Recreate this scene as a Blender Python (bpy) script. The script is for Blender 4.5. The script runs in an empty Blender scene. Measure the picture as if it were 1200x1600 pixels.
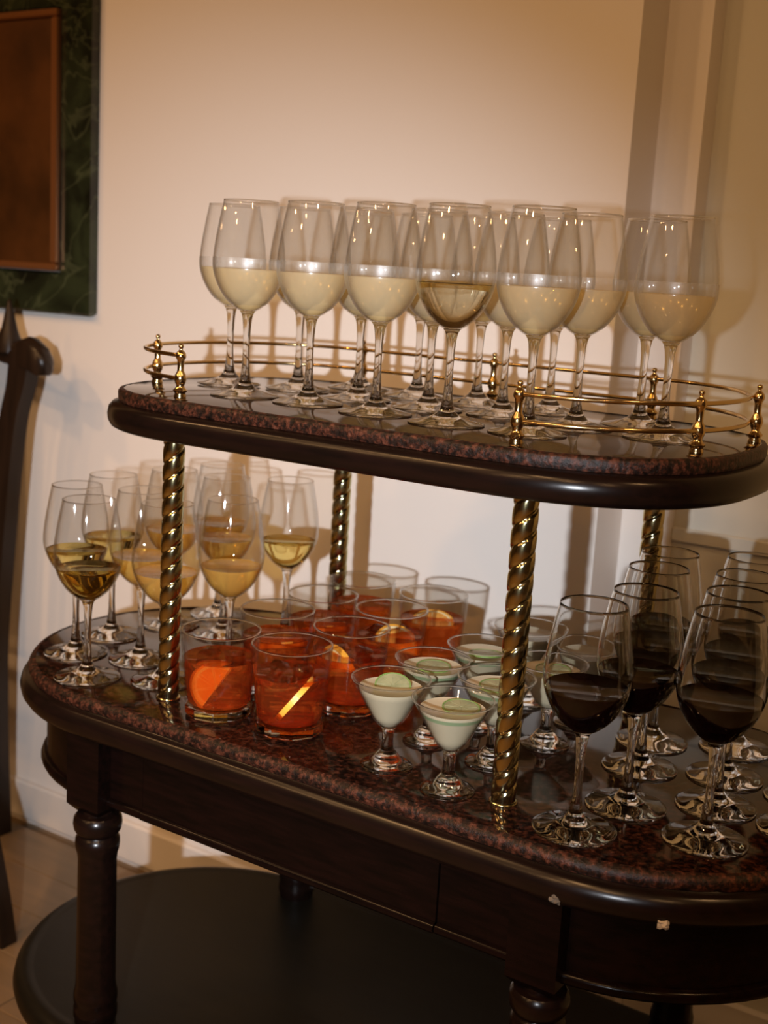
import bpy, math, random
from mathutils import Vector, Matrix, noise
PI = math.pi
random.seed(4)
SC = bpy.context.scene
COL = SC.collection

T = 0.635            # height of the cart's granite top above the floor
ZU = 0.3457          # upper shelf surface above the granite top
PW, PD = 0.4346, 0.3262   # spacing of the brass posts

# ---------------------------------------------------------------- camera
CAMP = Vector((0.93991, -1.01837, 0.49563 + T))
YAW, PIT, ROLL = -0.575092, 0.191035, 0.057221
cy, sy, cp, sp = math.cos(YAW), math.sin(YAW), math.cos(PIT), math.sin(PIT)
fwd = Vector((sy * cp, cy * cp, -sp))
rgt0 = Vector((cy, -sy, 0))
up0 = rgt0.cross(fwd)
rgt = rgt0 * math.cos(ROLL) + up0 * math.sin(ROLL)
upv = up0 * math.cos(ROLL) - rgt0 * math.sin(ROLL)
cd = bpy.data.cameras.new('camera')
cam = bpy.data.objects.new('camera', cd)
COL.objects.link(cam)
m = Matrix.Identity(4)
for i in range(3):
    m[i][0], m[i][1], m[i][2], m[i][3] = rgt[i], upv[i], -fwd[i], CAMP[i]
cam.matrix_world = m
cd.sensor_fit = 'VERTICAL'
cd.sensor_height = 36.0
cd.lens = 1955.95 / 1600 * 36.0
cd.clip_start = 0.02
cd.dof.use_dof = True
cd.dof.focus_distance = 1.22
cd.dof.aperture_fstop = 6.3
SC.camera = cam

# ---------------------------------------------------------------- world, lamps, exposure
w = bpy.data.worlds.new('room_air')
SC.world = w
w.use_nodes = True
w.node_tree.nodes['Background'].inputs[0].default_value = (1.0, 0.66, 0.4, 1)
w.node_tree.nodes['Background'].inputs[1].default_value = 0.02

def lamp(name, typ, loc, power, color, target=None, **kw):
    l = bpy.data.lights.new(name, typ)
    l.energy = power
    l.color = color
    for k, v in kw.items():
        setattr(l, k, v)
    o = bpy.data.objects.new(name, l)
    o.location = loc
    if target is not None:
        o.rotation_euler = (Vector(target) - Vector(loc)).to_track_quat('-Z', 'Y').to_euler()
    COL.objects.link(o)
    return o

# the photographer's flash, held just behind and left of the lens
lamp('camera_flash', 'SPOT', (0.905, -1.347, 0.467 + T), 172, (0.86, 0.90, 0.97),
     target=(-0.36, 0.6, 0.02 + T), spot_size=math.radians(49), spot_blend=1.0, shadow_soft_size=0.012)
# warm tungsten lamps on the ceiling of the room
for lx, ly, pw in ((-1.5, -0.9, 12), (-0.9, -1.6, 18), (-1.7, -2.4, 13), (0.3, -1.7, 15), (0.9, -2.1, 11), (-0.3, -2.8, 15), (-0.9, -3.6, 10),
                   (1.9, -0.5, 11), (2.0, -1.9, 9)):  # the first on this line is added to brighten the floor at right
    lamp('ceiling_lamp', 'AREA', (lx, ly, 2.52), pw, (1.0, 0.55, 0.23), target=(lx, ly, 0),
         shape='DISK', size=0.14)

vs = SC.view_settings
vs.view_transform = 'Standard'
vs.look = 'None'
vs.exposure = 0.0
vs.gamma = 1.0
vs.use_curve_mapping = False
cyc = SC.cycles
cyc.use_denoising = True
cyc.max_bounces = 24
cyc.transmission_bounces = 20
cyc.glossy_bounces = 8
cyc.diffuse_bounces = 4
cyc.transparent_max_bounces = 64
cyc.sample_clamp_indirect = 4.0
cyc.sample_clamp_direct = 0.0
cyc.blur_glossy = 0.3

# ---------------------------------------------------------------- materials
def mat(name):
    mt = bpy.data.materials.new(name)
    mt.use_nodes = True
    nt = mt.node_tree
    nt.nodes.clear()
    out = nt.nodes.new('ShaderNodeOutputMaterial')
    return mt, nt, out

def nd(nt, typ, **kw):
    n = nt.nodes.new(typ)
    for k, v in kw.items():
        if k.startswith('i_'):
            n.inputs[k[2:].replace('_', ' ')].default_value = v
        else:
            setattr(n, k, v)
    return n

def ramp(nt, src, stops):
    r = nt.nodes.new('ShaderNodeValToRGB')
    e = r.color_ramp.elements
    while len(e) < len(stops):
        e.new(0.5)
    for k, (p, c) in enumerate(stops):
        e[k].position = p
        e[k].color = (*c, 1)
    nt.links.new(src, r.inputs[0])
    return r

def coords(nt, scale=(1, 1, 1)):
    tc = nt.nodes.new('ShaderNodeTexCoord')
    mp = nt.nodes.new('ShaderNodeMapping')
    mp.inputs['Scale'].default_value = scale
    nt.links.new(tc.outputs['Object'], mp.inputs[0])
    return mp.outputs[0]

def pbr(name, color, rough=0.5, metal=0.0, coat=0.0, bump=None, var=None, spec=0.5, ior=1.5):
    """plain principled surface; var = (scale, color2, fac) mottles it; bump = (scale, strength)"""
    mt, nt, out = mat(name)
    b = nd(nt, 'ShaderNodeBsdfPrincipled')
    b.inputs['Base Color'].default_value = (*color, 1)
    b.inputs['Roughness'].default_value = rough
    b.inputs['Metallic'].default_value = metal
    b.inputs['Coat Weight'].default_value = coat
    b.inputs['Coat Roughness'].default_value = 0.08
    b.inputs['Specular IOR Level'].default_value = spec
    b.inputs['IOR'].default_value = ior
    if var:
        n = nd(nt, 'ShaderNodeTexNoise', i_Scale=var[0], i_Detail=6.0)
        nt.links.new(coords(nt, var[3] if len(var) > 3 else (1, 1, 1)), n.inputs['Vector'])
        r = ramp(nt, n.outputs[0], ((0.35, color), (0.65, var[1])))
        nt.links.new(r.outputs[0], b.inputs['Base Color'])
    if bump:
        n = nd(nt, 'ShaderNodeTexNoise', i_Scale=bump[0], i_Detail=4.0)
        nt.links.new(coords(nt), n.inputs['Vector'])
        bp = nd(nt, 'ShaderNodeBump', i_Strength=bump[1], i_Distance=0.002)
        nt.links.new(n.outputs[0], bp.inputs['Height'])
        nt.links.new(bp.outputs[0], b.inputs['Normal'])
    nt.links.new(b.outputs[0], out.inputs[0])
    return mt

def granite(name, rough, bump=0.0, gain=1.0):
    mt, nt, out = mat(name)
    b = nd(nt, 'ShaderNodeBsdfPrincipled', i_Roughness=rough)
    b.inputs['IOR'].default_value = 1.55
    b.inputs['Specular IOR Level'].default_value = 0.5 if rough < 0.2 else 0.2
    v = coords(nt)
    n1 = nd(nt, 'ShaderNodeTexNoise', i_Scale=150.0, i_Detail=5.0, i_Roughness=0.7)
    n2 = nd(nt, 'ShaderNodeTexVoronoi', i_Scale=330.0)
    nt.links.new(v, n1.inputs['Vector'])
    nt.links.new(v, n2.inputs['Vector'])
    r1 = ramp(nt, n1.outputs[0], tuple((p, tuple(q * gain for q in c)) for p, c in ((0.30, (0.008, 0.006, 0.005)), (0.46, (0.03, 0.014, 0.009)),
                                  (0.58, (0.14, 0.042, 0.022)), (0.76, (0.28, 0.11, 0.065)))))
    r2 = ramp(nt, n2.outputs[1], ((0.25, (0.25, 0.22, 0.2)), (0.6, (1, 1, 1))))
    mx = nd(nt, 'ShaderNodeMix', data_type='RGBA', blend_type='MULTIPLY')
    mx.inputs[0].default_value = 0.8
    nt.links.new(r1.outputs[0], mx.inputs[6])
    nt.links.new(r2.outputs[0], mx.inputs[7])
    nt.links.new(mx.outputs[2], b.inputs['Base Color'])
    if bump:
        bp = nd(nt, 'ShaderNodeBump', i_Strength=bump, i_Distance=0.0015)
        nt.links.new(n1.outputs[0], bp.inputs['Height'])
        nt.links.new(bp.outputs[0], b.inputs['Normal'])
    nt.links.new(b.outputs[0], out.inputs[0])
    return mt

def glass(name, color=(1, 1, 1), ior=1.5, rough=0.0):
    mt, nt, out = mat(name)
    g = nd(nt, 'ShaderNodeBsdfGlass', i_IOR=ior, i_Roughness=rough)
    g.inputs['Color'].default_value = (*color, 1)
    nt.links.new(g.outputs[0], out.inputs[0])
    return mt

def film(name, tint, base=0.045, diffuse=None, dfac=0.0, rough=0.0, power=4.0):
    """clear wall that does not bend the light: see-through tint, mirror towards grazing, optional haze"""
    mt, nt, out = mat(name)
    tr = nd(nt, 'ShaderNodeBsdfTransparent')
    tr.inputs[0].default_value = (*tint, 1)
    gl = nd(nt, 'ShaderNodeBsdfGlossy', i_Roughness=rough)
    lw = nd(nt, 'ShaderNodeLayerWeight', i_Blend=0.5)
    pw = nd(nt, 'ShaderNodeMath', operation='POWER')
    pw.inputs[1].default_value = power
    ma = nd(nt, 'ShaderNodeMath', operation='MULTIPLY_ADD')
    ma.inputs[1].default_value = 0.8
    ma.inputs[2].default_value = base
    nt.links.new(lw.outputs['Facing'], pw.inputs[0])
    nt.links.new(pw.outputs[0], ma.inputs[0])
    body = tr.outputs[0]
    if diffuse:
        df = nd(nt, 'ShaderNodeBsdfDiffuse')
        df.inputs[0].default_value = (*diffuse, 1)
        tl = nd(nt, 'ShaderNodeBsdfTranslucent')
        tl.inputs[0].default_value = (*diffuse, 1)
        h = nd(nt, 'ShaderNodeMixShader', i_Fac=0.35)
        nt.links.new(df.outputs[0], h.inputs[1])
        nt.links.new(tl.outputs[0], h.inputs[2])
        k = nd(nt, 'ShaderNodeMixShader', i_Fac=dfac)
        nt.links.new(tr.outputs[0], k.inputs[1])
        nt.links.new(h.outputs[0], k.inputs[2])
        body = k.outputs[0]
    mx = nd(nt, 'ShaderNodeMixShader')
    nt.links.new(ma.outputs[0], mx.inputs[0])
    nt.links.new(body, mx.inputs[1])
    nt.links.new(gl.outputs[0], mx.inputs[2])
    nt.links.new(mx.outputs[0], out.inputs[0])
    return mt

M = {}
M['wall'] = pbr('cream_wall_paint', (0.74, 0.69, 0.64), 0.6, bump=(180, 0.05), spec=0.3)
M['wall2'] = pbr('grey_cream_wall_paint', (0.60, 0.58, 0.50), 0.6, bump=(180, 0.05), spec=0.3)
M['trimw'] = pbr('white_trim_paint', (0.72, 0.67, 0.62), 0.4)
M['ceil'] = pbr('ceiling_paint', (0.42, 0.38, 0.33), 0.8)
M['panel'] = pbr('dark_room_panelling', (0.05, 0.033, 0.02), 0.6)
M['floor'] = pbr('floor_wood', (0.17, 0.115, 0.062), 0.4, var=(3, (0.21, 0.14, 0.075), 1, (1.5, 14, 1)))
M['mahog'] = pbr('dark_mahogany', (0.0032, 0.0018, 0.0013), 0.2, coat=0.0, spec=0.09,
                 var=(9, (0.0065, 0.0026, 0.0019), 1, (2, 14, 14)), bump=(60, 0.04))
M['mahog3'] = pbr('polished_mahogany', (0.0050, 0.0026, 0.0018), 0.24, spec=0.25,
                 var=(9, (0.0085, 0.0036, 0.0025), 1, (2, 14, 14)), bump=(60, 0.04))
M['mahog2'] = pbr('dark_mahogany_shelf', (0.006, 0.005, 0.0032), 0.4, spec=0.2,
                  var=(8, (0.008, 0.0065, 0.0042), 1, (2, 14, 14)))
M['chairw'] = pbr('dark_chair_wood', (0.014, 0.008, 0.005), 0.3, spec=0.25, var=(6, (0.022, 0.012, 0.007), 1, (8, 8, 1)))
M['seat'] = pbr('dark_seat_cloth', (0.03, 0.02, 0.014), 0.85, bump=(300, 0.3))
M['gran'] = granite('polished_red_granite', 0.07, gain=0.3)
M['granr'] = granite('rough_red_granite_edge', 0.4, 0.8, 0.5)
M['brass'] = pbr('polished_brass', (0.72, 0.52, 0.24), 0.16, metal=1.0, bump=(45, 0.05))
M['brassd'] = pbr('aged_brass', (0.60, 0.53, 0.29), 0.13, metal=1.0)
M['chip'] = pbr('bare_chipped_wood', (0.42, 0.34, 0.24), 0.8)
M['chipd'] = pbr('dull_chipped_wood', (0.13, 0.10, 0.07), 0.8)
M['iron'] = pbr('caster_metal', (0.25, 0.18, 0.09), 0.35, metal=1.0)
M['glass'] = glass('clear_glass', (0.985, 0.985, 0.98))
M['thin'] = film('thin_clear_glass', (0.965, 0.965, 0.955))
M['thinb'] = film('thin_bowl_glass', (0.99, 0.99, 0.986), base=0.036, rough=0.025)
M['fog'] = film('condensation', (1, 1, 1), base=0.04, diffuse=(0.9, 0.86, 0.78), dfac=0.07, rough=0.33, power=2.5)
M['wine'] = glass('cold_white_wine', (0.99, 0.96, 0.82), 1.34)
M['winef'] = film('misted_white_wine', (0.97, 0.89, 0.62), base=0.04, diffuse=(0.95, 0.83, 0.55), dfac=0.40, rough=0.15)
M['gold'] = glass('golden_white_wine', (0.985, 0.90, 0.55), 1.34)
M['goldf'] = film('golden_misted_wine', (0.96, 0.76, 0.30), base=0.04, diffuse=(0.82, 0.55, 0.16), dfac=0.35, rough=0.15)
M['red'] = pbr('red_wine', (0.004, 0.0008, 0.001), 0.03, spec=0.12, ior=1.34)
M['negr'] = film('red_orange_drink', (0.98, 0.62, 0.29), base=0.05, diffuse=(0.86, 0.14, 0.035), dfac=0.17, rough=0.02)
M['daiq'] = pbr('cloudy_pale_lime_drink', (0.47, 0.41, 0.29), 0.2)
M['limeb'] = pbr('lime_showing_through', (0.25, 0.32, 0.18), 0.3)
M['oflesh'] = pbr('orange_flesh', (0.90, 0.34, 0.04), 0.35, var=(90, (0.95, 0.47, 0.1)))
M['pith'] = pbr('orange_pith', (0.92, 0.76, 0.45), 0.6)
M['orind'] = pbr('orange_rind', (0.90, 0.42, 0.05), 0.4, bump=(400, 0.2))
M['lflesh'] = pbr('lime_flesh', (0.22, 0.23, 0.12), 0.3, var=(120, (0.30, 0.30, 0.17)))
M['lrind'] = pbr('lime_rind', (0.16, 0.25, 0.07), 0.4)
M['ice'] = glass('ice', (0.97, 0.97, 0.97), 1.31, 0.05)

def marble():
    mt, nt, out = mat('green_marble')
    b = nd(nt, 'ShaderNodeBsdfPrincipled', i_Roughness=0.16)
    v = coords(nt)
    n1 = nd(nt, 'ShaderNodeTexNoise', i_Scale=9.0, i_Detail=8.0, i_Distortion=1.4)
    n2 = nd(nt, 'ShaderNodeTexNoise', i_Scale=6.0, i_Detail=3.0, i_Distortion=2.6)
    nt.links.new(v, n1.inputs['Vector'])
    nt.links.new(v, n2.inputs['Vector'])
    r1 = ramp(nt, n1.outputs[0], ((0.35, (0.006, 0.007, 0.004)), (0.65, (0.026, 0.034, 0.015))))
    r2 = ramp(nt, n2.outputs[0], ((0.475, (0, 0, 0)), (0.5, (0.045, 0.05, 0.026)), (0.525, (0, 0, 0))))
    ad = nd(nt, 'ShaderNodeMix', data_type='RGBA', blend_type='ADD')
    ad.inputs[0].default_value = 0.7
    nt.links.new(r1.outputs[0], ad.inputs[6])
    nt.links.new(r2.outputs[0], ad.inputs[7])
    nt.links.new(ad.outputs[2], b.inputs['Base Color'])
    nt.links.new(b.outputs[0], out.inputs[0])
    return mt
M['marble'] = marble()
M['copper'] = pbr('beaten_copper', (0.055, 0.020, 0.004), 0.42, metal=0.35, var=(7, (0.12, 0.042, 0.009)), bump=(22, 0.5))
M['copperr'] = pbr('copper_edging', (0.30, 0.12, 0.04), 0.3, metal=0.6)

nt = M['negr'].node_tree
_o = next(n for n in nt.nodes if n.type == 'OUTPUT_MATERIAL')
_m = nd(nt, 'ShaderNodeMixShader', i_Fac=0.5)
_g = nd(nt, 'ShaderNodeBsdfGlass', i_IOR=1.34, i_Roughness=0.03)
_g.inputs['Color'].default_value = (0.97, 0.38, 0.12, 1)
nt.links.new(_o.inputs[0].links[0].from_socket, _m.inputs[1])
nt.links.new(_g.outputs[0], _m.inputs[2])
nt.links.new(_m.outputs[0], _o.inputs[0])

# ---------------------------------------------------------------- mesh helpers
def mesh(name, verts, faces, material, smooth=None, mats=None, midx=None):
    me = bpy.data.meshes.new(name)
    me.from_pydata([tuple(v) for v in verts], [], faces)
    me.materials.append(material)
    for x in mats or ():
        me.materials.append(x)
    if midx:
        me.polygons.foreach_set('material_index', midx)
    if smooth is not None:
        me.polygons.foreach_set('use_smooth', [True] * len(me.polygons))
        me.set_sharp_from_angle(angle=math.radians(smooth))
    me.update()
    return me

def add(name, me, parent=None, loc=(0, 0, 0), rot=None):
    o = bpy.data.objects.new(name, me)
    o.location = loc
    if rot is not None:
        o.rotation_euler = rot
    if parent is not None:
        o.parent = parent
    COL.objects.link(o)
    return o

def thing(name, label, cat, loc, group=None, rz=0.0):
    o = bpy.data.objects.new(name, None)
    o.empty_display_size = 0.02
    o.location = loc
    o.rotation_euler = (0, 0, rz)
    o['label'] = label
    o['category'] = cat
    if group:
        o['group'] = group
    COL.objects.link(o)
    return o

def structure(o):
    o['kind'] = 'structure'
    return o

def lathe_vf(prof, seg=40, radial=None):
    """prof (r, z) runs bottom centre -> outside -> up -> inside; radial(theta, r, z) may reshape r"""
    V, F, rows = [], [], []
    for r, z in prof:
        if r < 1e-6:
            rows.append([len(V)])
            V.append((0, 0, z))
        else:
            row = []
            for k in range(seg):
                t = 2 * PI * k / seg
                rr = radial(t, r, z) if radial else r
                row.append(len(V))
                V.append((rr * math.cos(t), rr * math.sin(t), z))
            rows.append(row)
    for a, b in zip(rows, rows[1:]):
        for k in range(seg):
            k2 = (k + 1) % seg
            if len(a) == 1 and len(b) == 1:
                continue
            if len(a) == 1:
                F.append((a[0], b[k2], b[k]))
            elif len(b) == 1:
                F.append((a[k], a[k2], b[0]))
            else:
                F.append((a[k], a[k2], b[k2], b[k]))
    return V, F

def lathe(name, prof, material, seg=40, smooth=50, radial=None):
    return mesh(name, *lathe_vf(prof, seg, radial), material, smooth)

def curve_pts(keys, n):
    """smooth (Catmull-Rom) resampling of profile keys"""
    out = []
    K = [keys[0]] + list(keys) + [keys[-1]]
    for i in range(1, len(K) - 2):
        p0, p1, p2, p3 = K[i - 1], K[i], K[i + 1], K[i + 2]
        for j in range(n):
            t = j / n
            out.append(tuple(0.5 * ((2 * p1[q]) + (-p0[q] + p2[q]) * t + (2 * p0[q] - 5 * p1[q] + 4 * p2[q] - p3[q]) * t * t
                                    + (-p0[q] + 3 * p1[q] - 3 * p2[q] + p3[q]) * t ** 3) for q in range(len(p1))))
    out.append(tuple(keys[-1]))
    return out

def tube(path, r, sides=10, closed=False, caps=True):
    V, F = [], []
    n = len(path)
    P = [Vector(p) for p in path]
    ref = Vector((0, 0, 1))
    for i, p in enumerate(P):
        a = P[(i - 1) % n] if (closed or i) else p
        b = P[(i + 1) % n] if (closed or i < n - 1) else p
        t = (b - a).normalized()
        s = t.cross(ref)
        if s.length < 1e-4:
            s = t.cross(Vector((1, 0, 0)))
        s.normalize()
        u = s.cross(t)
        for k in range(sides):
            an = 2 * PI * k / sides
            V.append(p + (s * math.cos(an) + u * math.sin(an)) * r)
    for i in range(n if closed else n - 1):
        for k in range(sides):
            a, b = i * sides, ((i + 1) % n) * sides
            k2 = (k + 1) % sides
            F.append((a + k, b + k, b + k2, a + k2))
    if caps and not closed:
        F.append(tuple(range(sides)))
        F.append(tuple((n - 1) * sides + k for k in reversed(range(sides))))
    return V, F

def box_vf(x0, x1, y0, y1, z0, z1, bev=0.0):
    if bev <= 0:
        V = [(x, y, z) for z in (z0, z1) for y in (y0, y1) for x in (x0, x1)]
        return V, [(0, 2, 3, 1), (4, 5, 7, 6), (0, 1, 5, 4), (2, 6, 7, 3), (0, 4, 6, 2), (1, 3, 7, 5)]
    V, F = [], []
    rings = [(bev, z0), (0, z0 + bev), (0, z1 - bev), (bev, z1)]
    for o, z in rings:
        V += [(x0 + o, y0 + o, z), (x1 - o, y0 + o, z), (x1 - o, y1 - o, z), (x0 + o, y1 - o, z)]
    for r in range(3):
        for k in range(4):
            a, b = r * 4, r * 4 + 4
            F.append((a + k, a + (k + 1) % 4, b + (k + 1) % 4, b + k))
    F.append((3, 2, 1, 0))
    F.append((12, 13, 14, 15))
    return V, F

def join(*parts):
    V, F = [], []
    for v, f in parts:
        o = len(V)
        V += list(v)
        F += [tuple(i + o for i in q) for q in f]
    return V, F

def outline(xl, xr, yc, a, b, n, off=0.0, seg=28):
    """closed plan: straight sides with superelliptic ends, anticlockwise from front right"""
    a, b = a + off, b + off
    pts = []
    for k in range(2 * seg + 1):
        t = -PI / 2 + PI * k / (2 * seg)
        c, s = math.cos(t), math.sin(t)
        pts.append((xr + a * abs(c) ** (2 / n), yc + b * math.copysign(abs(s) ** (2 / n), s)))
    for k in range(2 * seg + 1):
        t = PI / 2 + PI * k / (2 * seg)
        c, s = math.cos(t), math.sin(t)
        pts.append((xl - a * abs(c) ** (2 / n), yc + b * math.copysign(abs(s) ** (2 / n), s)))
    # the straight sides get a few points too
    out = []
    L = len(pts)
    for i, p in enumerate(pts):
        q = pts[(i + 1) % L]
        out.append(p)
        d = math.hypot(q[0] - p[0], q[1] - p[1])
        k = int(d / 0.03)
        for j in range(1, k + 1):
            u = j / (k + 1)
            out.append((p[0] + (q[0] - p[0]) * u, p[1] + (q[1] - p[1]) * u))
    return out

def slab_vf(plan, levels, rough=0.0):
    """plan(off) -> outline; levels (off, z) from bottom to top"""
    V, F = [], []
    N = None
    for o, z in levels:
        pts = plan(o)
        N = len(pts)
        for x, y in pts:
            if rough:
                q = noise.noise(Vector((x * 160, y * 160, z * 160))) * rough
                V.append((x, y + (q if y < 0.16 else -q), z + q * 0.4))
            else:
                V.append((x, y, z))
    L = len(levels)
    for r in range(L - 1):
        a, b = r * N, (r + 1) * N
        for k in range(N):
            F.append((a + k, a + (k + 1) % N, b + (k + 1) % N, b + k))
    F.append(tuple(reversed(range(N))))
    F.append(tuple((L - 1) * N + k for k in range(N)))
    return V, F

def shift(vf, dx, dy, dz):
    return [(v[0] + dx, v[1] + dy, v[2] + dz) for v in vf[0]], vf[1]

# ---------------------------------------------------------------- the room
def sbox(name, x0, x1, y0, y1, z0, z1, m_, parent=None, bev=0.0):
    cxx, cyy = (x0 + x1) / 2, (y0 + y1) / 2
    o = add(name, mesh(name, *box_vf(x0 - cxx, x1 - cxx, y0 - cyy, y1 - cyy, 0, z1 - z0, bev), m_), parent, (cxx, cyy, z0))
    if parent is None:
        structure(o)
    return o

YW, YS, YF = 0.60, 0.69, 0.735       # main wall, stepped strip, recessed wall
XE, XS = 0.249, 0.3125
CEIL = 2.55
sbox('floor', -3.2, 3.2, -4.6, 1.1, -0.12, -0.012, M['floor'])
flo = bpy.data.objects['floor']
plank = mesh('plank', *box_vf(-0.599, 0.599, -0.0545, 0.0545, 0, 0.012, 0.0012), M['floor'])
for r in range(11):
    for c in range(3):
        o = add('plank', plank, flo, (-1.6 + c * 1.2 + (0.55 if r % 2 else 0.1), -0.59 + r * 0.11 - flo.location.y, 0.108))
sbox('ceiling', -3.2, 3.2, -4.6, 1.1, CEIL, CEIL + 0.1, M['ceil'])
sbox('wall_back', -3.2, XE, YW, 1.0, -0.012, CEIL, M['wall'])
sbox('trim_1', XE, XS, YS, 1.0, -0.012, CEIL, M['wall'])
sbox('wall_recess', XS, 3.2, YF, 1.0, -0.012, CEIL, M['wall2'])
sbox('trim_2', XS + 0.001, 3.0, YF - 0.007, YF, T + 0.128, T + 0.149, M['wall2'], bev=0.002)
sbox('wall_left', -3.3, -3.2, -4.6, 1.0, -0.012, CEIL, M['panel'])
sbox('wall_right', 3.2, 3.3, -4.6, 1.0, -0.012, CEIL, M['panel'])
sbox('wall_front', -3.2, 3.2, -4.7, -4.6, -0.012, CEIL, M['panel'])
sbox('baseboard_back', -3.19, XE, YW - 0.013, YW, 0.0, 0.079, M['trimw'], bev=0.004)
sbox('baseboard_recess', XS + 0.001, 3.19, YF - 0.013, YF, 0.0, 0.079, M['trimw'], bev=0.004)

# green marble panel with a copper sheet, on the wall at the left
fr = thing('framed_copper_panel', 'brown copper sheet in a wide green marble surround hanging on the wall at left',
           'wall panel', (-1.168, YW, T + 0.3825))
def panel_frame():
    parts = []
    x0, x1, z0, z1 = -0.42, 0.42, 0.0, 0.62
    bx0, bx1, bz0, bz1 = -0.345, 0.345, 0.076, 0.528
    parts.append(box_vf(x0, bx0, -0.020, -0.0005, z0, z1, 0.006))
    parts.append(box_vf(bx1, x1, -0.020, -0.0005, z0, z1, 0.006))
    parts.append(box_vf(bx0, bx1, -0.0195, -0.0005, z0, bz0, 0.004))
    parts.append(box_vf(bx0, bx1, -0.0195, -0.0005, bz1, z1, 0.004))
    return join(*parts)
add('marble_surround', mesh('marble_surround', *panel_frame(), M['marble']), fr)
add('copper_sheet', mesh('copper_sheet', *box_vf(-0.344, 0.344, -0.024, -0.008, 0.077, 0.527, 0.003), M['copper']), fr)
ed = join(box_vf(-0.344, 0.344, -0.031, -0.0245, 0.077, 0.090, 0.003), box_vf(-0.344, 0.344, -0.031, -0.0245, 0.514, 0.527, 0.003),
          box_vf(-0.344, -0.330, -0.0305, -0.0245, 0.0905, 0.5135, 0.003), box_vf(0.330, 0.344, -0.0305, -0.0245, 0.0905, 0.5135, 0.003))
add('copper_edging', mesh('copper_edging', *ed, M['copperr']), fr)

# ---------------------------------------------------------------- dark chair at the left edge
CH = Vector((-1.005, 0.36, 0))
ch = thing('dark_chair', 'dark wooden chair with a scrolled back rail beside the cart at left edge', 'chair', CH)
def post_vf2(keys, y, hd):
    """keys (x of the right edge, z, width, dy): a curved chair member seen from the front"""
    pts = curve_pts(keys, 5)
    V, F = [], []
    for x, z, wd, dy in pts:
        for dx, d in ((-wd, -hd), (0, -hd), (0, hd), (-wd, hd)):
            V.append((x + dx - CH.x, y + d + dy - CH.y, z + T))
    n = len(pts)
    for i in range(n - 1):
        for q in range(4):
            F.append((i * 4 + q, i * 4 + 4 + q, i * 4 + 4 + (q + 1) % 4, i * 4 + (q + 1) % 4))
    F.append((0, 1, 2, 3))
    F.append(tuple((n - 1) * 4 + q for q in (3, 2, 1, 0)))
    return V, F
def mirror_x(vf):
    return [(-v[0], v[1], v[2]) for v in vf[0]], [f[::-1] for f in vf[1]]
stile = post_vf2([(-0.785, 0.318, 0.052, 0.02), (-0.792, 0.26, 0.046, 0.015), (-0.810, 0.19, 0.042, 0.01), (-0.822, 0.03, 0.044, 0.0),
                  (-0.836, -0.20, 0.048, -0.01), (-0.850, -0.32, 0.048, 0.0), (-0.872, -0.45, 0.042, 0.02), (-0.900, -0.635, 0.034, 0.05)], 0.47, 0.015)
for vf in (stile, mirror_x(stile)):
    add('back_leg', mesh('back_leg', *vf, M['chairw'], 40), ch)
fleg = post_vf2([(-0.830, -0.206, 0.050, 0.05), (-0.745, -0.30, 0.048, 0.03), (-0.645, -0.42, 0.044, 0.01), (-0.592, -0.54, 0.038, 0.0), (-0.572, -0.635, 0.034, 0.0)], 0.253, 0.016)
for vf in (fleg, mirror_x(fleg)):
    add('front_leg', mesh('front_leg', *vf, M['chairw'], 40), ch)
# crest rail with scrolled ears, bowed backwards in the middle
def crest():
    V, F = [], []
    half = 0.267
    xs = [-half, -half + 0.004, -half + 0.016, -half + 0.05, -0.17, -0.08, 0, 0.08, 0.17, half - 0.05, half - 0.016, half - 0.004, half]
    sc = [0.35, 0.7, 1, 1.1, 0.85, 1.0, 1.3, 1.0, 0.85, 1.1, 1, 0.7, 0.35]
    up = [-0.016, -0.012, -0.006, 0.006, 0.0, 0.014, 0.03, 0.014, 0.0, 0.006, -0.006, -0.012, -0.016]
    sec = [(-0.018, -0.024), (0.010, -0.026), (0.020, -0.016), (0.022, 0.006), (0.012, 0.022), (-0.006, 0.026), (-0.018, 0.016)]
    for x, c, u in zip(xs, sc, up):
        bow = 0.03 * math.cos(PI * x / (2 * half)) + 0.118
        for y, z in sec:
            V.append((x, y * c + bow, T + 0.312 + u + z * c))
    n, L = len(sec), len(xs)
    for i in range(L - 1):
        for q in range(n):
            F.append((i * n + q, i * n + (q + 1) % n, i * n + n + (q + 1) % n, i * n + n + q))
    F.append(tuple(range(n)))
    F.append(tuple((L - 1) * n + q for q in reversed(range(n))))
    return V, F
add('crest_rail', mesh('crest_rail', *crest(), M['chairw'], 60), ch)
fin = lathe('finial', [(0, -0.02), (0.024, -0.016), (0.021, 0.006), (0.014, 0.026), (0.009, 0.05), (0.004, 0.072), (0, 0.078)], M['chairw'], 16)
for sx in (-1, 1):
    add('finial', fin, ch, (0.150 * sx, 0.132, 0.330 + T))
add('back_splat', mesh('back_splat', *box_vf(-0.07, 0.07, 0.125, 0.137, -0.19 + T, 0.30 + T, 0.003), M['chairw']), ch)
add('seat_rail', mesh('seat_rail', *box_vf(-0.165, 0.165, -0.085, 0.10, -0.26 + T, -0.2065 + T, 0.004), M['chairw']), ch)
add('seat', mesh('seat', *box_vf(-0.162, 0.162, -0.08, 0.085, -0.206 + T, -0.165 + T, 0.012), M['seat']), ch)

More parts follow.
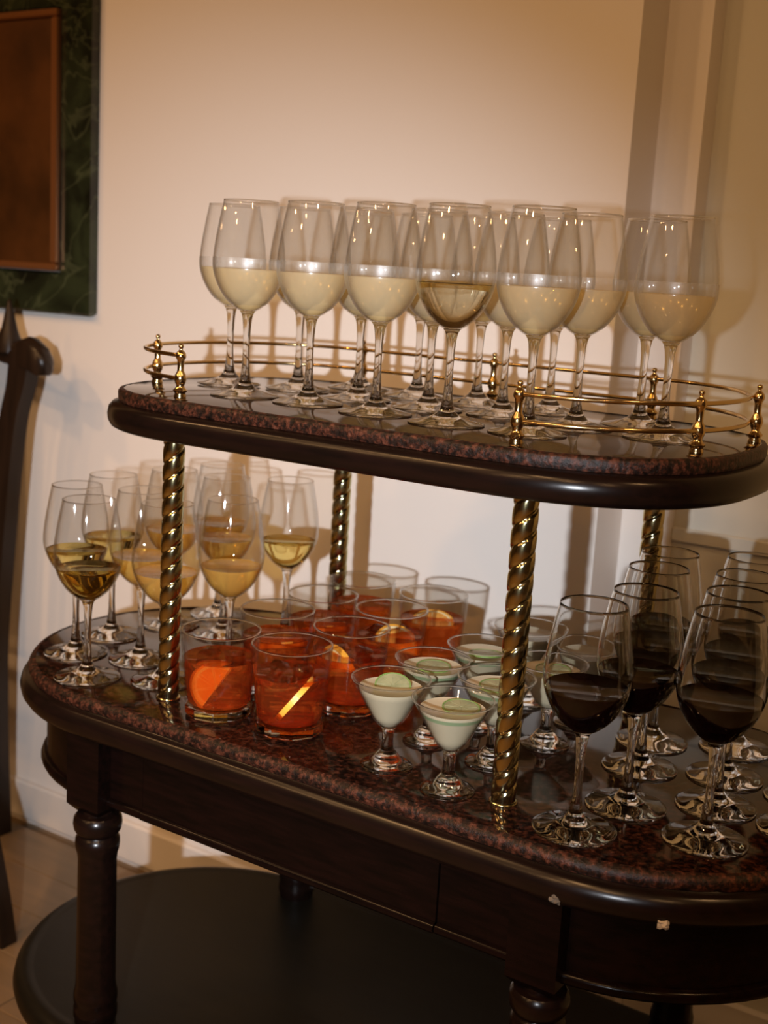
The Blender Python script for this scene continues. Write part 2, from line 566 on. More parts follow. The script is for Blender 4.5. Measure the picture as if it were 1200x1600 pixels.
# ---------------------------------------------------------------- the bar cart
CX, CY = PW / 2, PD / 2
cart = thing('bar_cart', 'dark mahogany bar cart with granite tops and twisted brass posts along the wall', 'bar cart', (CX, CY, 0))
def cpart(name, vf, material, smooth=None, parent=None):
    """cart part given in cart coordinates: x, y from the front left post, z from the granite top"""
    V = [(v[0] - CX, v[1] - CY, v[2] + T) for v in vf[0]]
    return add(name, mesh(name, V, vf[1], material, smooth), parent or cart)

low = lambda o: outline(-0.075, 0.510, CY, 0.228, 0.228, 2.0, o)
upp = lambda o: outline(0.044, 0.3905, CY, 0.197, 0.192, 2.5, o)
# lower granite: polished slab, rough rounded edge
cpart('granite_top', slab_vf(low, [(-0.004, -0.0138), (-0.004, -0.004), (-0.0055, -0.001), (-0.009, 0.0)]), M['gran'], 30)
def edge_band(plan, levels, rough):
    V, F = slab_vf(plan, levels, rough)
    return V, F[:-2]
cpart('granite_edge', edge_band(low, [(-0.001, -0.0138), (0.0005, -0.010), (0.0, -0.0055), (-0.003, -0.0012), (-0.008, 0.0003)], 0.0011), M['granr'], 60)
cpart('top_molding', slab_vf(low, [(-0.02, -0.0465), (0.001, -0.0465), (0.005, -0.044), (0.009, -0.038), (0.0105, -0.031), (0.009, -0.024),
                                 (0.0055, -0.0185), (0.003, -0.0165), (-0.0005, -0.0155), (-0.002, -0.0139)]), M['mahog3'], 40)
# apron: drawer in the middle of the front, fixed panels beside it, curved ends
RA, AZ0, AZ1 = 0.206, -0.1325, -0.0466
YFR = CY - RA
def bead(x0, x1, y):
    return tube([(x0, y, -0.1265), (x1, y, -0.1265)], 0.0058, 8)
LEGS = [(-0.072, -0.037), (0.4995 + 0.007, -0.037), (-0.072, PD + 0.037), (0.5065, PD + 0.037)]
for nm, x0, x1 in (('apron_panel', -0.0475, 0.0042), ('apron_panel', 0.3958, 0.482)):
    o = cpart(nm, box_vf(x0, x1, YFR, YFR + 0.018, AZ0, AZ1), M['mahog'])
    cpart('bead', bead(x0, x1, YFR), M['mahog'], 60, o).parent = o
    bd = o.children[0]
    bd.location = (0, 0, 0)
dr = cpart('drawer_front', box_vf(0.0058, 0.3942, YFR - 0.0012, YFR + 0.018, AZ0, AZ1 - 0.001, 0.0008), M['mahog'])
cpart('bead', bead(0.0058, 0.3942, YFR - 0.0012), M['mahog'], 60, dr)
bk = cpart('apron_panel', box_vf(-0.0475, 0.482, PD - YFR - 0.018, PD - YFR, AZ0, AZ1), M['mahog'])
def arc_pts(side, r, t0=0.0, t1=1.0, n=28):
    xc = 0.510 if side > 0 else -0.075
    a0, a1 = -PI / 2, PI / 2
    pts = []
    for k in range(n + 1):
        t = a0 + (a1 - a0) * k / n
        pts.append((xc + side * r * math.cos(t), CY + r * math.sin(t)))
    return pts
for side in (-1, 1):
    o_, i_ = arc_pts(side, RA), arc_pts(side, RA - 0.016)
    V, F = [], []
    for (xo, yo), (xi, yi) in zip(o_, i_):
        V += [(xo, yo, AZ0), (xo, yo, AZ1), (xi, yi, AZ1), (xi, yi, AZ0)]
    n = len(o_)
    for i in range(n - 1):
        for q in range(4):
            f = (i * 4 + q, i * 4 + (q + 1) % 4, i * 4 + 4 + (q + 1) % 4, i * 4 + 4 + q)
            F.append(f if side < 0 else f[::-1])
    e = cpart('apron_end', (V, F), M['mahog'], 40)
    cpart('bead', tube([(x, y, -0.1265) for x, y in o_], 0.0072, 8), M['mahog'], 60, e)
# legs: square block, two rings, reeded shaft through the lower shelf to a caster
def reed(t, r, z):
    if -0.37 < z < -0.20:
        return r * (1 - 0.035 * abs(math.cos(8 * t)))
    return r
LEGP = [(0, -0.585), (0.012, -0.585), (0.0145, -0.57), (0.0165, -0.53), (0.020, -0.47), (0.024, -0.437),
        (0.0245, -0.425), (0.0245, -0.412), (0.0262, -0.408), (0.0262, -0.398), (0.0245, -0.393), (0.0262, -0.388), (0.0262, -0.379),
        (0.0248, -0.374), (0.0242, -0.366), (0.0238, -0.30), (0.0232, -0.205), (0.0238, -0.197), (0.0252, -0.193),
        (0.0262, -0.186), (0.0258, -0.179), (0.0235, -0.176), (0.0222, -0.1735), (0.0250, -0.1715), (0.0275, -0.167),
        (0.0287, -0.160), (0.0278, -0.153), (0.0248, -0.149), (0.018, -0.1475), (0.018, -0.140), (0, -0.140)]
def block_vf():
    V, F = [], []
    h = 0.0255
    for o, z in ((0.013, -0.1475), (0.0085, -0.1445), (0.001, -0.136), (0.0, -0.1345), (0, -0.0466)):
        s = h - o
        V += [(-s, -s, z), (s, -s, z), (s, s, z), (-s, s, z)]
    for r in range(4):
        for k in range(4):
            F.append((r * 4 + k, r * 4 + (k + 1) % 4, r * 4 + 4 + (k + 1) % 4, r * 4 + 4 + k))
    F += [(3, 2, 1, 0), (16, 17, 18, 19)]
    return V, F
leg_me = mesh('leg', *lathe_vf(LEGP, 48, reed), M['mahog3'], 40)
blk_me = mesh('leg_block', *block_vf(), M['mahog'])
cas = join(lathe_vf([(0, -0.584), (0.013, -0.5845), (0.013, -0.600), (0.008, -0.604), (0.006, -0.61), (0, -0.61)][::-1], 20),
           ([(v[0] * 1.0, v[2], v[1] - 0.0) for v in lathe_vf([(0, -0.008), (0.016, -0.008), (0.018, -0.005), (0.018, 0.005), (0.016, 0.008), (0, 0.008)], 20)[0]],
            lathe_vf([(0, -0.008), (0.016, -0.008), (0.018, -0.005), (0.018, 0.005), (0.016, 0.008), (0, 0.008)], 20)[1]))
# the second lathe is the wheel; drop it to the floor
nv = len(lathe_vf([(0, -0.584), (0.013, -0.5845), (0.013, -0.600), (0.008, -0.604), (0.006, -0.61), (0, -0.61)][::-1], 20)[0])
cas = ([v if i < nv else (v[0], v[1], v[2] - 0.617) for i, v in enumerate(cas[0])], cas[1])
cas_me = mesh('caster', *cas, M['iron'], 40)
for x, y in LEGS:
    l = add('leg', leg_me, cart, (x - CX, y - CY, T))
    add('leg_block', blk_me, l)
    add('caster', cas_me, l)
# lower wooden shelf
lsh = lambda o: outline(-0.075, 0.510, CY, 0.238, 0.240, 2.0, o)
cpart('lower_shelf', slab_vf(lsh, [(-0.012, -0.452), (0.0, -0.450), (0.006, -0.443), (0.008, -0.434), (0.006, -0.425), (0.002, -0.419),
                                   (-0.004, -0.4165), (-0.012, -0.4155), (-0.016, -0.4165), (-0.02, -0.4165)]), M['mahog2'], 40)
# chips in the edge of the top molding
def chip(cx, cz, ang, s):
    V, F = [], []
    for i in range(5):
        for j in range(5):
            a = ang + (i - 2) * 0.005 * s / 0.236
            k = (1 - (abs(i - 2) / 2.6) ** 2) * (1 - (abs(j - 2) / 2.6) ** 2)
            rr = 0.2353 + 0.0046 * k + 0.0016 * random.uniform(-1, 1)
            V.append((0.510 + rr * math.cos(a), CY + rr * math.sin(a), cz + (j - 2) * 0.0042 * s + random.uniform(-1, 1) * 0.001))
    for i in range(4):
        for j in range(4):
            F.append((i * 5 + j, i * 5 + 5 + j, i * 5 + 6 + j, i * 5 + 1 + j))
    return V, F
o = cpart('chipped_spot', chip(0, -0.0415, math.radians(-62.5), 0.5), M['chip'])
o['label'] = 'pale chipped spot on the dark molding'
o = cpart('chipped_spot', chip(0, -0.0385, math.radians(-85.5), 0.5), M['chipd'])
o['label'] = 'dull chipped spot on the dark molding near the front leg'

# twisted brass posts
def post_vf():
    H = ZU - 0.045
    n, seg = 200, 48
    V, F = [], []
    for i in range(n + 1):
        z = H * i / n
        for k in range(seg):
            t = 2 * PI * k / seg
            ph = 2 * t - 2 * PI * z / 0.0205
            lob = abs(math.sin(ph / 2))
            e = min(1, z / 0.006)
            r = 0.0123 - (0.0007 * (1 - lob) + 0.0017 * max(0.0, 1 - lob / 0.42) ** 1.5) * e
            V.append((r * math.cos(t), r * math.sin(t), z))
    for i in range(n):
        for k in range(seg):
            F.append((i * seg + k, i * seg + (k + 1) % seg, (i + 1) * seg + (k + 1) % seg, (i + 1) * seg + k))
    F.append(tuple(reversed(range(seg))))
    F.append(tuple(n * seg + k for k in range(seg)))
    return V, F
post_me = mesh('brass_post', *post_vf(), M['brassd'], 180)
col_me = lathe('post_collar', [(0, 0), (0.0138, 0), (0.0142, 0.001), (0.0134, 0.0026), (0.0118, 0.003), (0, 0.003)], M['brassd'], 32)
for x, y in ((0, 0), (PW, 0), (0, PD), (PW, PD)):
    p = add('brass_post', post_me, cart, (x - CX, y - CY, T + 0.0004))
    add('post_collar', col_me, p)
# upper shelf
cpart('upper_shelf', slab_vf(upp, [(-0.015, ZU - 0.0445), (0.003, ZU - 0.0445), (0.0075, ZU - 0.042), (0.0105, ZU - 0.036), (0.0112, ZU - 0.029),
                                   (0.0098, ZU - 0.021), (0.006, ZU - 0.0165), (0.001, ZU - 0.0155), (-0.001, ZU - 0.0142)]), M['mahog3'], 40)
cpart('upper_granite', slab_vf(upp, [(-0.003, ZU - 0.014), (-0.003, ZU - 0.003), (-0.0045, ZU - 0.0008), (-0.007, ZU)]), M['gran'], 30)
cpart('upper_granite_edge', edge_band(upp, [(-0.001, ZU - 0.014), (0.0, ZU - 0.011), (0.0, ZU - 0.0035), (-0.0018, ZU - 0.0008), (-0.006, ZU + 0.0002)], 0.0007), M['granr'], 60)
# brass gallery rail
rp = outline(0.018, 0.4166, CY + 0.003, 0.153, 0.166, 2.1, 0.0, 20)
i0 = max(range(len(rp)), key=lambda i: (rp[i][1] < 0.0, -abs(rp[i][0] - 0.4175)))
def gallery(z):
    path = [p for p in rp]
    # start at the front right post, run around the back, end at the front left post
    a = min(range(len(path)), key=lambda i: abs(path[i][0] - 0.4166) + 3 * abs(path[i][1] + 0.160 - 0.160))
    a = min(range(len(path)), key=lambda i: math.hypot(path[i][0] - 0.4166, path[i][1] - 0.0001))
    b = min(range(len(path)), key=lambda i: math.hypot(path[i][0] - 0.018, path[i][1] - 0.0001))
    seq = []
    i = a
    while True:
        seq.append(path[i])
        if i == b:
            break
        i = (i + 1) % len(path)
    seq[0] = (0.4185, 0.001)
    seq[-1] = (0.0055, 0.001)
    return tube([(x, y, ZU + z) for x, y in seq], 0.0023, 10)
cpart('gallery_rail', gallery(0.0463), M['brass'], 60)
cpart('gallery_rail', gallery(0.0212), M['brass'], 60)
rpm = lathe('rail_post', [(0, 0), (0.0066, 0), (0.0068, 0.0025), (0.0058, 0.0045), (0.0062, 0.006), (0.0076, 0.0072), (0.0078, 0.0086),
                          (0.0066, 0.0098), (0.0046, 0.0120), (0.0044, 0.0138), (0.0058, 0.0168), (0.0068, 0.0212), (0.0058, 0.0256),
                          (0.0040, 0.0285), (0.0036, 0.031), (0.0036, 0.0385), (0.0042, 0.0415), (0.0055, 0.0435), (0.0058, 0.0463),
                          (0.0050, 0.0492), (0.0030, 0.0512), (0.0018, 0.0525), (0.0018, 0.0535), (0.0028, 0.0552), (0.0030, 0.0566),
                          (0.0020, 0.0582), (0, 0.0588)], M['brass'], 24)
for x, y in ((0.0055, 0.001), (0.4185, 0.001), (-0.120, 0.097), (0.555, 0.097), (0.566, 0.235), (0.019, 0.332), (0.2118, 0.332), (0.4166, 0.332)):
    add('rail_post', rpm, cart, (x - CX, y - CY, T + ZU))

# ---------------------------------------------------------------- stemmed wine glasses
SEG = 40
foot_keys = [(0.0392, 0.0014), (0.0360, 0.0026), (0.026, 0.0046), (0.017, 0.0072), (0.0105, 0.0112), (0.0068, 0.017), (0.0054, 0.024)]
foot_prof = [(0, 0.0003), (0.012, 0.0), (0.0380, 0.0), (0.0392, 0.0006)] + curve_pts(foot_keys, 4)
stem_prof = curve_pts([(0.0054, 0.024), (0.0045, 0.034), (0.0039, 0.050), (0.0040, 0.066), (0.0047, 0.080), (0.0062, 0.0905), (0.0090, 0.0955)], 4)
bowl_out = [(0.0090, 0.0955), (0.0150, 0.0990), (0.0235, 0.1065), (0.0305, 0.1160), (0.0360, 0.1270), (0.0392, 0.1375), (0.0402, 0.1460),
            (0.0399, 0.1560), (0.0384, 0.1700), (0.0358, 0.1860), (0.0329, 0.2020), (0.0304, 0.2142)]
bo = curve_pts(bowl_out, 4)
TH = 0.0010
def inset(prof, d):
    out = []
    for i, (r, z) in enumerate(prof):
        a = prof[max(0, i - 1)]
        b = prof[min(len(prof) - 1, i + 1)]
        tr, tz = b[0] - a[0], b[1] - a[1]
        l = math.hypot(tr, tz) or 1
        out.append((max(0.0, r - d * tz / l), z + d * tr / l))
    return out
inn = inset(bo, TH)
inn = [p for p in inn if p[0] > 0.002]
bowl_prof = bo + [(0.0301, 0.2150), (0.0296, 0.2145)] + list(reversed(inn)) + [(0.004, inn[0][1] - 0.0008), (0, inn[0][1] - 0.0010)]
FOOT = lathe('foot', foot_prof, M['glass'], SEG)
STEM = lathe('stem', stem_prof, M['glass'], 24, 180)
BOWL = lathe('bowl', bowl_prof, M['glass'], SEG, 60)
BOWLT = lathe('bowl', bowl_prof, M['thinb'], SEG, 60)
def wine_me(level, material, gap=0.0003):
    ww = inset(bo, TH + gap)
    ww = [p for p in ww if p[0] > 0.004 and p[1] < level]
    a = ww[-1]
    prof = [(0, ww[0][1] - 0.0006)] + ww + [(a[0], level + 0.0007), (a[0] - 0.0012, level), (0, level)]
    return lathe('wine', prof, material, SEG, 60)
fw = [p for p in inset(bo, -0.00025) if 0.1005 < p[1] < 0.1545]
FOG = lathe('condensation', fw, M['fog'], SEG, 180)

def ring(name, R_, r, z, material, seg=48, sides=8):
    V, F = [], []
    for i in range(seg):
        a = 2 * PI * i / seg
        for k in range(sides):
            b = 2 * PI * k / sides
            V.append(((R_ + r * math.cos(b)) * math.cos(a), (R_ + r * math.cos(b)) * math.sin(a), z + r * math.sin(b)))
    for i in range(seg):
        for k in range(sides):
            F.append((i * sides + k, ((i + 1) % seg) * sides + k, ((i + 1) % seg) * sides + (k + 1) % sides, i * sides + (k + 1) % sides))
    return mesh(name, V, F, material, 180)
WRIM = ring('rim', 0.0299, 0.00075, 0.2150, M['glass'])
PROTO = {}
def copy_tree(src, dst_loc, rz, label, group):
    r = src.copy()
    COL.objects.link(r)
    r.location = dst_loc
    r.rotation_euler = (0, 0, rz)
    r['label'] = label
    if group:
        r['group'] = group
    for c in src.children:
        d = c.copy()
        COL.objects.link(d)
        d.parent = r
    return r
def wine_glass(kind, name, x, y, z, label, group, wine, fog=False):
    key = (kind, fog)
    loc = (x, y, z + T + 0.0005)
    rz = random.uniform(0, 6.28)
    if key in PROTO:
        return copy_tree(PROTO[key], loc, rz, label, group)
    t = thing(name, label, 'wine glass', loc, group, rz)
    add('foot', FOOT, t)
    add('stem', STEM, t)
    add('bowl', BOWL if kind == 'red' else BOWLT, t)
    add('wine', wine, t)
    if kind != 'red':
        add('rim', WRIM, t)
    if fog:
        add('condensation', FOG, t)
    PROTO[key] = t
    return t

WU = wine_me(0.1405, M['winef'])
WUC = wine_me(0.1395, M['wine'])
WL = wine_me(0.1335, M['gold'])
WLF = wine_me(0.1335, M['goldf'])
WR = wine_me(0.1370, M['red'], -0.0003)
G1 = 'white wine glasses on the upper shelf'
UPPER = [
    (0.0300, 0.0814, 'white wine glass on upper shelf, leftmost of its front row', 1),
    (0.1159, 0.0860, 'white wine glass on upper shelf, second from left in the front row', 1),
    (0.2124, 0.0761, 'white wine glass on upper shelf, middle of its front row', 1),
    (0.3036, 0.0687, 'clear unmisted white wine glass in the front row of the upper shelf', 0),
    (0.3913, 0.0764, 'white wine glass standing just behind the upper shelf\'s front right rail post', 1),
    (0.4932, 0.1705, 'rightmost white wine glass of the upper shelf, inside the curved rail', 1),
    (-0.0690, 0.1700, 'outermost left white wine glass on upper shelf, half behind the front row', 1),
    (0.3988, 0.1694, 'white wine glass on upper shelf between the rail post glass and rightmost one', 1),
    (0.0120, 0.2030, 'white wine glass behind the gap of the first two front glasses, upper shelf', 1),
    (0.1214, 0.1740, 'white wine glass behind the gap of the second and third front glasses, upper shelf', 1),
    (0.2211, 0.1673, 'white wine glass behind the gap left of the clear unmisted glass, upper shelf', 1),
    (0.3005, 0.1923, 'white wine glass behind the gap right of the clear unmisted glass, upper shelf', 1),
    (0.0460, 0.2850, 'leftmost white wine glass of the upper shelf\'s back row by the rail', 1),
    (0.1404, 0.2720, 'second white wine glass from left in the upper shelf\'s back row', 1),
    (0.2236, 0.2720, 'middle white wine glass of the upper shelf\'s back row by the rail', 1),
    (0.3130, 0.2830, 'second white wine glass from right in the upper shelf\'s back row', 1),
    (0.4366, 0.2480, 'rightmost white wine glass of the upper shelf\'s back row by the rail', 1),
]
for x, y, lab, f in UPPER:
    wine_glass('upper_misted' if f else 'upper_clear', 'white_wine_glass', x, y, ZU, lab, G1, WU if f else WUC, bool(f))
G2 = 'white wine glasses on the lower left of the cart'
LOWER = [
    (-0.1200, -0.0110, 'golden white wine glass at the front left end of the lower top', 0),
    (-0.1990, 0.0440, 'outermost left golden white wine glass on the lower top, behind the front one', 0),
    (-0.1225, 0.0800, 'golden white wine glass just left of the front left brass post, second row', 1),
    (-0.2240, 0.1300, 'third golden white wine glass along the left rim of the lower top', 0),
    (-0.0450, 0.0400, 'golden white wine glass half hidden behind the front left brass post', 1),
    (-0.0120, 0.1180, 'golden white wine glass right of the brass post, behind the front left tumbler', 1),
    (-0.0530, 0.2830, 'golden white wine glass nearest the rear left brass post', 0),
    (-0.1900, 0.3050, 'golden white wine glass at the back by the wall, far left group', 1),
    (-0.2030, 0.2220, 'golden white wine glass in the left group, fourth along the curved left rim', 1),
    (-0.1200, 0.2330, 'golden white wine glass in the middle of the left group', 1),
]
for x, y, lab, f in LOWER:
    wine_glass('lower_misted' if f else 'lower_clear', 'white_wine_glass', x, y, 0, lab, G2, WLF if f else WL)
G3 = 'red wine glasses on the right of the cart'
REDS = [
    (0.5139, -0.0094, 'red wine glass nearest the front right brass post'),
    (0.5305, 0.0718, 'red wine glass directly behind the one nearest the front right brass post'),
    (0.5030, 0.1742, 'third red wine glass back in the column beside the front right brass post'),
    (0.4843, 0.2550, 'red wine glass at the back, standing in front of the rear right brass post'),
    (0.6000, 0.1090 + 0.0212, 'red wine glass behind the frontmost right one, second of that column'),
    (0.6176, 0.0490, 'red wine glass at the front right, in the foreground nearest the rounded end'),
    (0.5825, 0.2090, 'third red wine glass back in the right hand column'),
    (0.5640, 0.3000, 'rearmost red wine glass of the right hand column'),
    (0.6810, 0.1290, 'red wine glass cut by the right edge, nearest of those three'),
    (0.6640, 0.2080, 'red wine glass cut by the right edge, middle of those three'),
    (0.6470, 0.3030, 'red wine glass cut by the right edge, farthest of those three'),
]
for x, y, lab in REDS:
    wine_glass('red', 'red_wine_glass', x, y, 0, lab, G3, WR)

# ---------------------------------------------------------------- tumblers of red-orange cocktail
def facet(t, r, z):
    n = 10
    a = (t + 0.1) % (2 * PI / n) - PI / n
    poly = math.cos(PI / n) / math.cos(a)
    e = 1 - min(1, max(0, (z - 0.052) / 0.010))
    e = e * e * (3 - 2 * e)
    return r * (1 + (poly - 1) * e * 1.0)
tum_out = [(0.0382, 0.0112), (0.0390, 0.026), (0.0402, 0.044), (0.0408, 0.052),
           (0.0414, 0.056), (0.0418, 0.060), (0.0423, 0.066), (0.0431, 0.078), (0.0440, 0.0950), (0.0438, 0.0963), (0.0430, 0.0967),
           (0.0422, 0.0962), (0.0417, 0.086), (0.0407, 0.070), (0.0392, 0.050), (0.0374, 0.030), (0.0358, 0.017), (0.0345, 0.0135)]
tv, tf = lathe_vf(tum_out, 60, facet)
TUM = mesh('glass_body', tv, tf, M['thin'], 14)
bv, bf = lathe_vf([(0, 0.0006), (0.028, 0.0003), (0.0335, 0.0), (0.0362, 0.0005), (0.0376, 0.0025), (0.0382, 0.0108), (0.0352, 0.0116), (0.027, 0.0112), (0, 0.0110)], 60, facet)
TBASE = mesh('thick_base', bv, bf, M['glass'], 20)
drk = [(0, 0.0124), (0.027, 0.0126), (0.0330, 0.0138), (0.0353, 0.0176), (0.0370, 0.030), (0.0388, 0.050), (0.0400, 0.0655), (0.0392, 0.0648), (0, 0.0645)]
DRINK = lathe('drink', drk, M['negr'], 40, 50)
G4 = 'tumblers of red orange cocktail'
TUMB = [
    (0.0728, 0.0038, 'tumbler of red orange cocktail beside the front left brass post'),
    (0.1632, 0.0145, 'frontmost tumbler of red orange cocktail, edge-on orange slice inside'),
    (0.0661, 0.1128, 'second tumbler in the left column, behind the one beside the brass post'),
    (0.1713, 0.1144, 'second tumbler in the right column, behind the frontmost one'),
    (0.0636, 0.2060, 'third tumbler from the front in the left column of red cocktails'),
    (0.1626, 0.2110, 'third tumbler from the front in the right column of red cocktails'),
    (0.0570, 0.3020, 'rearmost tumbler of the left column, beside the rear left brass post'),
    (0.1621, 0.3085, 'rearmost tumbler of the right column, nearest the wall'),
]
tp = None
for i, (x, y, lab) in enumerate(TUMB):
    loc = (x, y, T + 0.0005)
    if tp is None:
        tp = thing('tumbler', lab, 'cocktail glass', loc, G4, 0.35)
        add('glass_body', TUM, tp)
        add('thick_base', TBASE, tp)
        add('drink', DRINK, tp)
        add('rim', ring('rim', 0.0431, 0.0011, 0.0964, M['glass']), tp)
    else:
        copy_tree(tp, loc, 0.35 + i * 0.21, lab, G4)

# half slices of orange: flesh wedges, pith and rind
def half_disc(r, r_in, t, a0=0.0, a1=PI, n=22):
    """ring sector in XZ, thickness along Y"""
    V, F = [], []
    for k in range(n + 1):
        a = a0 + (a1 - a0) * k / n
        c, s = math.cos(a), math.sin(a)
        V += [(r_in * c, -t, r_in * s), (r * c, -t, r * s), (r * c, t, r * s), (r_in * c, t, r_in * s)]
    for k in range(n):
        for q in range(4):
            F.append((k * 4 + q, k * 4 + (q + 1) % 4, k * 4 + 4 + (q + 1) % 4, k * 4 + 4 + q))
    F.append((3, 2, 1, 0))
    F.append(tuple(n * 4 + q for q in range(4)))
    return V, F
RO = 0.028
fl = []
for k in range(4):
    fl.append(half_disc(RO * 0.80, 0.0022, 0.0030, PI * k / 4 + 0.035, PI * (k + 1) / 4 - 0.035, 6))
FLESH = mesh('flesh', *join(*fl), M['oflesh'])
PITH = mesh('pith', *join(half_disc(RO * 0.91, RO * 0.80, 0.0027), half_disc(RO * 0.80, 0.0004, 0.0021, 0.004, PI - 0.004)), M['pith'])
RIND = mesh('rind', *half_disc(RO, RO * 0.91, 0.0030), M['orind'])
rcam = Vector((rgt0.x, rgt0.y, 0)).normalized()
tcam = Vector((-fwd.x, -fwd.y, 0)).normalized()
zv = Vector((0, 0, 1))
def slice_obj(name, label, cat, group, centre, xdir, zdir, meshes):
    """xdir: along the straight cut, zdir: towards the rind"""
    zdir = zdir.normalized()
    xdir = (xdir - zdir * xdir.dot(zdir)).normalized()
    ydir = zdir.cross(xdir)
    mt = Matrix.Identity(4)
    for q in range(3):
        mt[q][0], mt[q][1], mt[q][2], mt[q][3] = xdir[q], ydir[q], zdir[q], centre[q]
    o = thing(name, label, cat, (0, 0, 0), group)
    o.matrix_world = mt
    for nm, me in meshes:
        add(nm, me, o)
    return o
OM = (('flesh', FLESH), ('pith', PITH), ('rind', RIND))
G5 = 'orange slices in the tumblers'
def osl(i, lab, dr, dt, dz, xd, zd):
    x, y, _ = TUMB[i]
    c = Vector((x, y, T + dz)) + rcam * dr + tcam * dt
    slice_obj('orange_slice', lab, 'orange slice', G5, c, xd, zd, OM)
osl(0, 'orange slice lying face-on against the glass of the tumbler beside the brass post', 0.000, 0.017, 0.037,
    rcam * 0.55 + zv * 0.8, -rcam * 0.8 + zv * 0.5 - tcam * 0.1)
osl(1, 'orange slice seen edge-on as a diagonal strip in the frontmost tumbler', 0.008, 0.0165, 0.043,
    rcam * 0.62 + zv * 0.8 + tcam * 0.02, tcam * 1.0 + zv * 0.25)
osl(2, 'orange slice in the second tumbler of the left column, its rind at the surface', 0.004, 0.004, 0.056,
    rcam * 1.0 + zv * 0.10, tcam * 1.0 + zv * 0.22)
osl(3, 'orange slice in the second tumbler of the right column, close to its left side', -0.012, -0.004, 0.046,
    rcam * 0.6 + tcam * 0.75, zv * 0.9 - rcam * 0.35)
osl(4, 'orange slice in the third tumbler of the left column', 0.004, 0.006, 0.053, rcam * 1.0 + zv * 0.1, tcam * 1.0 + zv * 0.35)
osl(5, 'orange slice in the third tumbler of the right column', 0.006, 0.002, 0.050, rcam * 0.9 - tcam * 0.4, zv * 0.7 - tcam * 0.6 + rcam * 0.2)
osl(6, 'orange slice in the rearmost tumbler of the left column', 0.004, 0.004, 0.050, rcam * 1.0, tcam * 1.0 + zv * 0.4)
osl(7, 'pale orange slice above the drink in the rearmost tumbler of the right column', 0.0, 0.006, 0.058, rcam * 1.0 + zv * 0.05, -tcam * 1.0 + zv * 0.42)

# ice cubes at the surface
def ice_vf(s, seed):
    rnd = random.Random(seed)
    V, F = box_vf(-s, s, -s, s, -s, s, s * 0.3)
    return [(v[0] + rnd.uniform(-1, 1) * s * 0.1, v[1] + rnd.uniform(-1, 1) * s * 0.1, v[2] + rnd.uniform(-1, 1) * s * 0.1) for v in V], F
ICE = [mesh('ice_cube', *ice_vf(0.0105, s), M['ice'], 60) for s in (1, 2, 3)]
for i, nm in ((0, 'the tumbler beside the front left brass post'), (1, 'the frontmost tumbler'), (3, 'the second tumbler of the right column'),
              (5, 'the third tumbler of the right column')):
    for k, (dr_, dt_) in enumerate(((-0.014, -0.014), (0.014, -0.012))):
        x, y, _ = TUMB[i]
        c = Vector((x, y, T + 0.0585)) + rcam * dr_ + tcam * dt_
        o = add('ice_cube', ICE[(i + k) % 3], None, c, (0.3 + k, 0.4 * i, 0.7 * k + i))
        o['label'] = 'ice cube in ' + nm + (', left one' if k == 0 else ', right one')
        o['category'] = 'ice cube'
        o['group'] = 'ice cubes in the tumblers'

# ---------------------------------------------------------------- small stemmed glasses of cloudy lime cocktail
cfoot = [(0, 0.0004), (0.010, 0.0), (0.0262, 0.0), (0.0271, 0.0008)] + curve_pts([(0.0270, 0.0016), (0.0240, 0.0034), (0.0175, 0.0056), (0.0138, 0.0095),
        (0.0105, 0.0140), (0.0070, 0.0180), (0.0062, 0.0200)], 4)
cstem = curve_pts([(0.0062, 0.0200), (0.0060, 0.0250), (0.0059, 0.0330), (0.0064, 0.0385), (0.0085, 0.0425)], 4)
cb = curve_pts([(0.0085, 0.0425), (0.0125, 0.0462), (0.0170, 0.0515), (0.0235, 0.0628), (0.0310, 0.0762), (0.0402, 0.0925)], 4)
ci = [p for p in inset(cb, 0.0012) if p[0] > 0.003]
cbowl = cb + [(0.0403, 0.0932), (0.0396, 0.0934)] + list(reversed(ci)) + [(0.005, ci[0][1] - 0.0006), (0, ci[0][1] - 0.0008)]
CFOOT = lathe('foot', cfoot, M['glass'], 36)
CSTEM = lathe('stem', cstem, M['glass'], 24, 180)
CBOWL = lathe('bowl', cbowl, M['thin'], 40, 60)
def cdrink(level, z0=None):
    wl = [p for p in inset(cb, 0.0015) if p[0] > 0.004 and p[1] < level]
    a = wl[-1]
    return [(0, wl[0][1] - 0.0004)] + wl + [(a[0], level + 0.0005), (a[0] - 0.001, level), (0, level)]
CD = lathe('drink', cdrink(0.0835), M['daiq'], 40, 50)
gb = [p for p in inset(cb, 0.00135) if 0.0735 < p[1] < 0.0812]
CG = lathe('lime_tint', gb, M['limeb'], 40, 180)  # painted green band: lime slice reflecting and showing through the side
G6 = 'small glasses of cloudy lime cocktail'
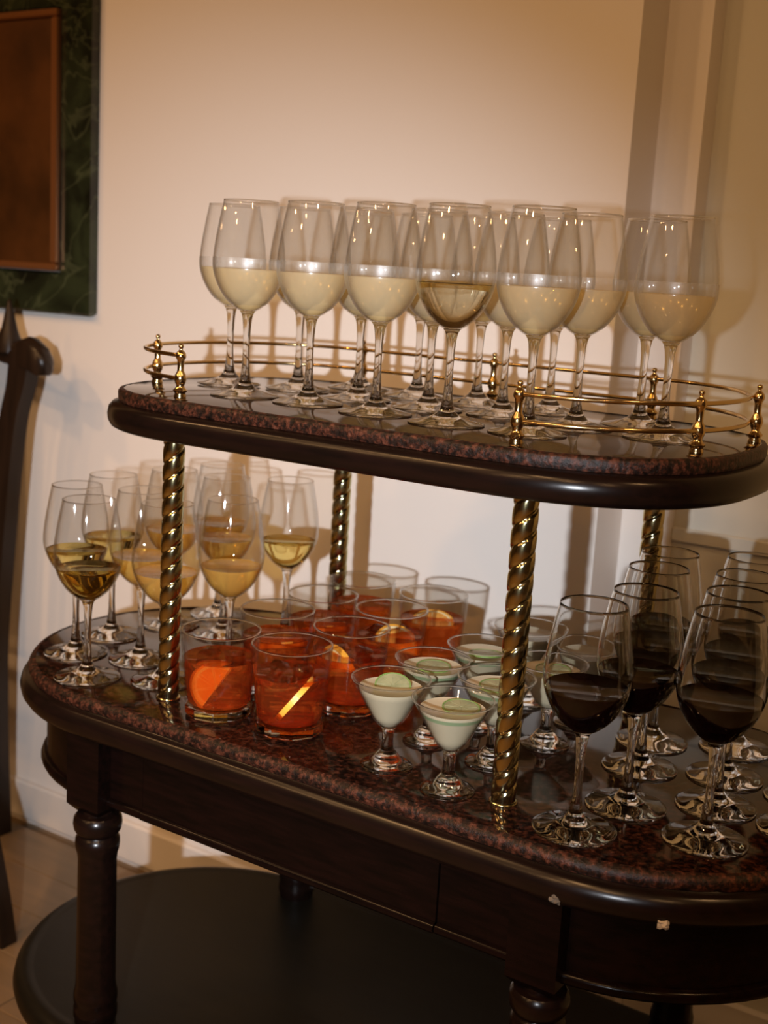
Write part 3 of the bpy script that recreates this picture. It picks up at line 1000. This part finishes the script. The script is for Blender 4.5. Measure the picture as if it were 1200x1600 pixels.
COUP = [
    (0.2996, 0.0007, 'pale lime cocktail glass beside the frontmost tumbler, half a lime slice floating', 0),
    (0.3790, -0.0110, 'lime cocktail glass in front, immediately left of the front right brass post', 1),
    (0.2960, 0.0870, 'lime cocktail glass behind the pale one, second in the left row', 1),
    (0.3778, 0.0790, 'lime cocktail glass crossed by the front right brass post', 1),
    (0.3120, 0.1694, 'lime cocktail glass third in the left row, bright green slice at its rim', 1),
    (0.3970, 0.1650, 'lime cocktail glass just right of the brass post, behind the nearest red wine', 0),
    (0.3152, 0.2721, 'rearmost lime cocktail glass by the wall, left of the brass post', 0),
    (0.3960, 0.2500, 'rearmost lime cocktail glass seen through the nearest red wine glass', 0),
]
cps = {}
CRIM = ring('rim', 0.0399, 0.00095, 0.0932, M['glass'])
for x, y, lab, g in COUP:
    loc = (x, y, T + 0.0005)
    if g in cps:
        copy_tree(cps[g], loc, 0, lab, G6)
        continue
    t = thing('cocktail_glass', lab, 'cocktail glass', loc, G6)
    add('foot', CFOOT, t)
    add('stem', CSTEM, t)
    add('bowl', CBOWL, t)
    add('drink', CD, t)
    add('rim', CRIM, t)
    if g:
        add('lime_tint', CG, t)
    cps[g] = t
# lime slices
RL = 0.0185
lf = []
for k in range(8):
    lf.append(half_disc(RL * 0.84, 0.0016, 0.0013, 2 * PI * k / 8 + 0.05, 2 * PI * (k + 1) / 8 - 0.05, 4))
LF = mesh('flesh', *join(*lf), M['lflesh'])
LP = mesh('pith', *half_disc(RL * 0.92, 0.0003, 0.0009, 0, 2 * PI, 30), M['lflesh'])
LR = mesh('rind', *half_disc(RL, RL * 0.92, 0.0014, 0, 2 * PI, 30), M['lrind'])
LM = (('flesh', LF), ('pith', LP), ('rind', LR))
for i, (dr_, dt_, tilt, dz, lab) in enumerate((
        (0.002, -0.004, 0.42, 0.0835, 'lime slice tilted up out of the pale cocktail beside the frontmost tumbler'),
        (0.008, -0.002, 0.10, 0.0838, 'lime slice floating in the front cocktail left of the brass post'),
        (0.001, 0.002, 0.06, 0.0838, 'lime slice floating in the second cocktail of the left row'),
        (0.000, 0.004, 0.06, 0.0838, 'lime slice floating in the cocktail crossed by the brass post'),
        (0.002, 0.004, -0.10, 0.0838, 'bright lime slice floating in the third cocktail of the left row'),
        (0.002, 0.000, 0.06, 0.0838, 'lime slice floating in the cocktail just right of the brass post'))):
    x, y, _, _ = COUP[i]
    c = Vector((x, y, T + dz + 0.0008)) + rcam * dr_ + tcam * dt_
    nrm = (zv * math.cos(tilt) + tcam * math.sin(tilt)).normalized()
    zd = (rcam.cross(nrm)).normalized()
    slice_obj('lime_slice', lab, 'lime slice', 'lime slices in the cocktails', c, rcam, zd, LM)
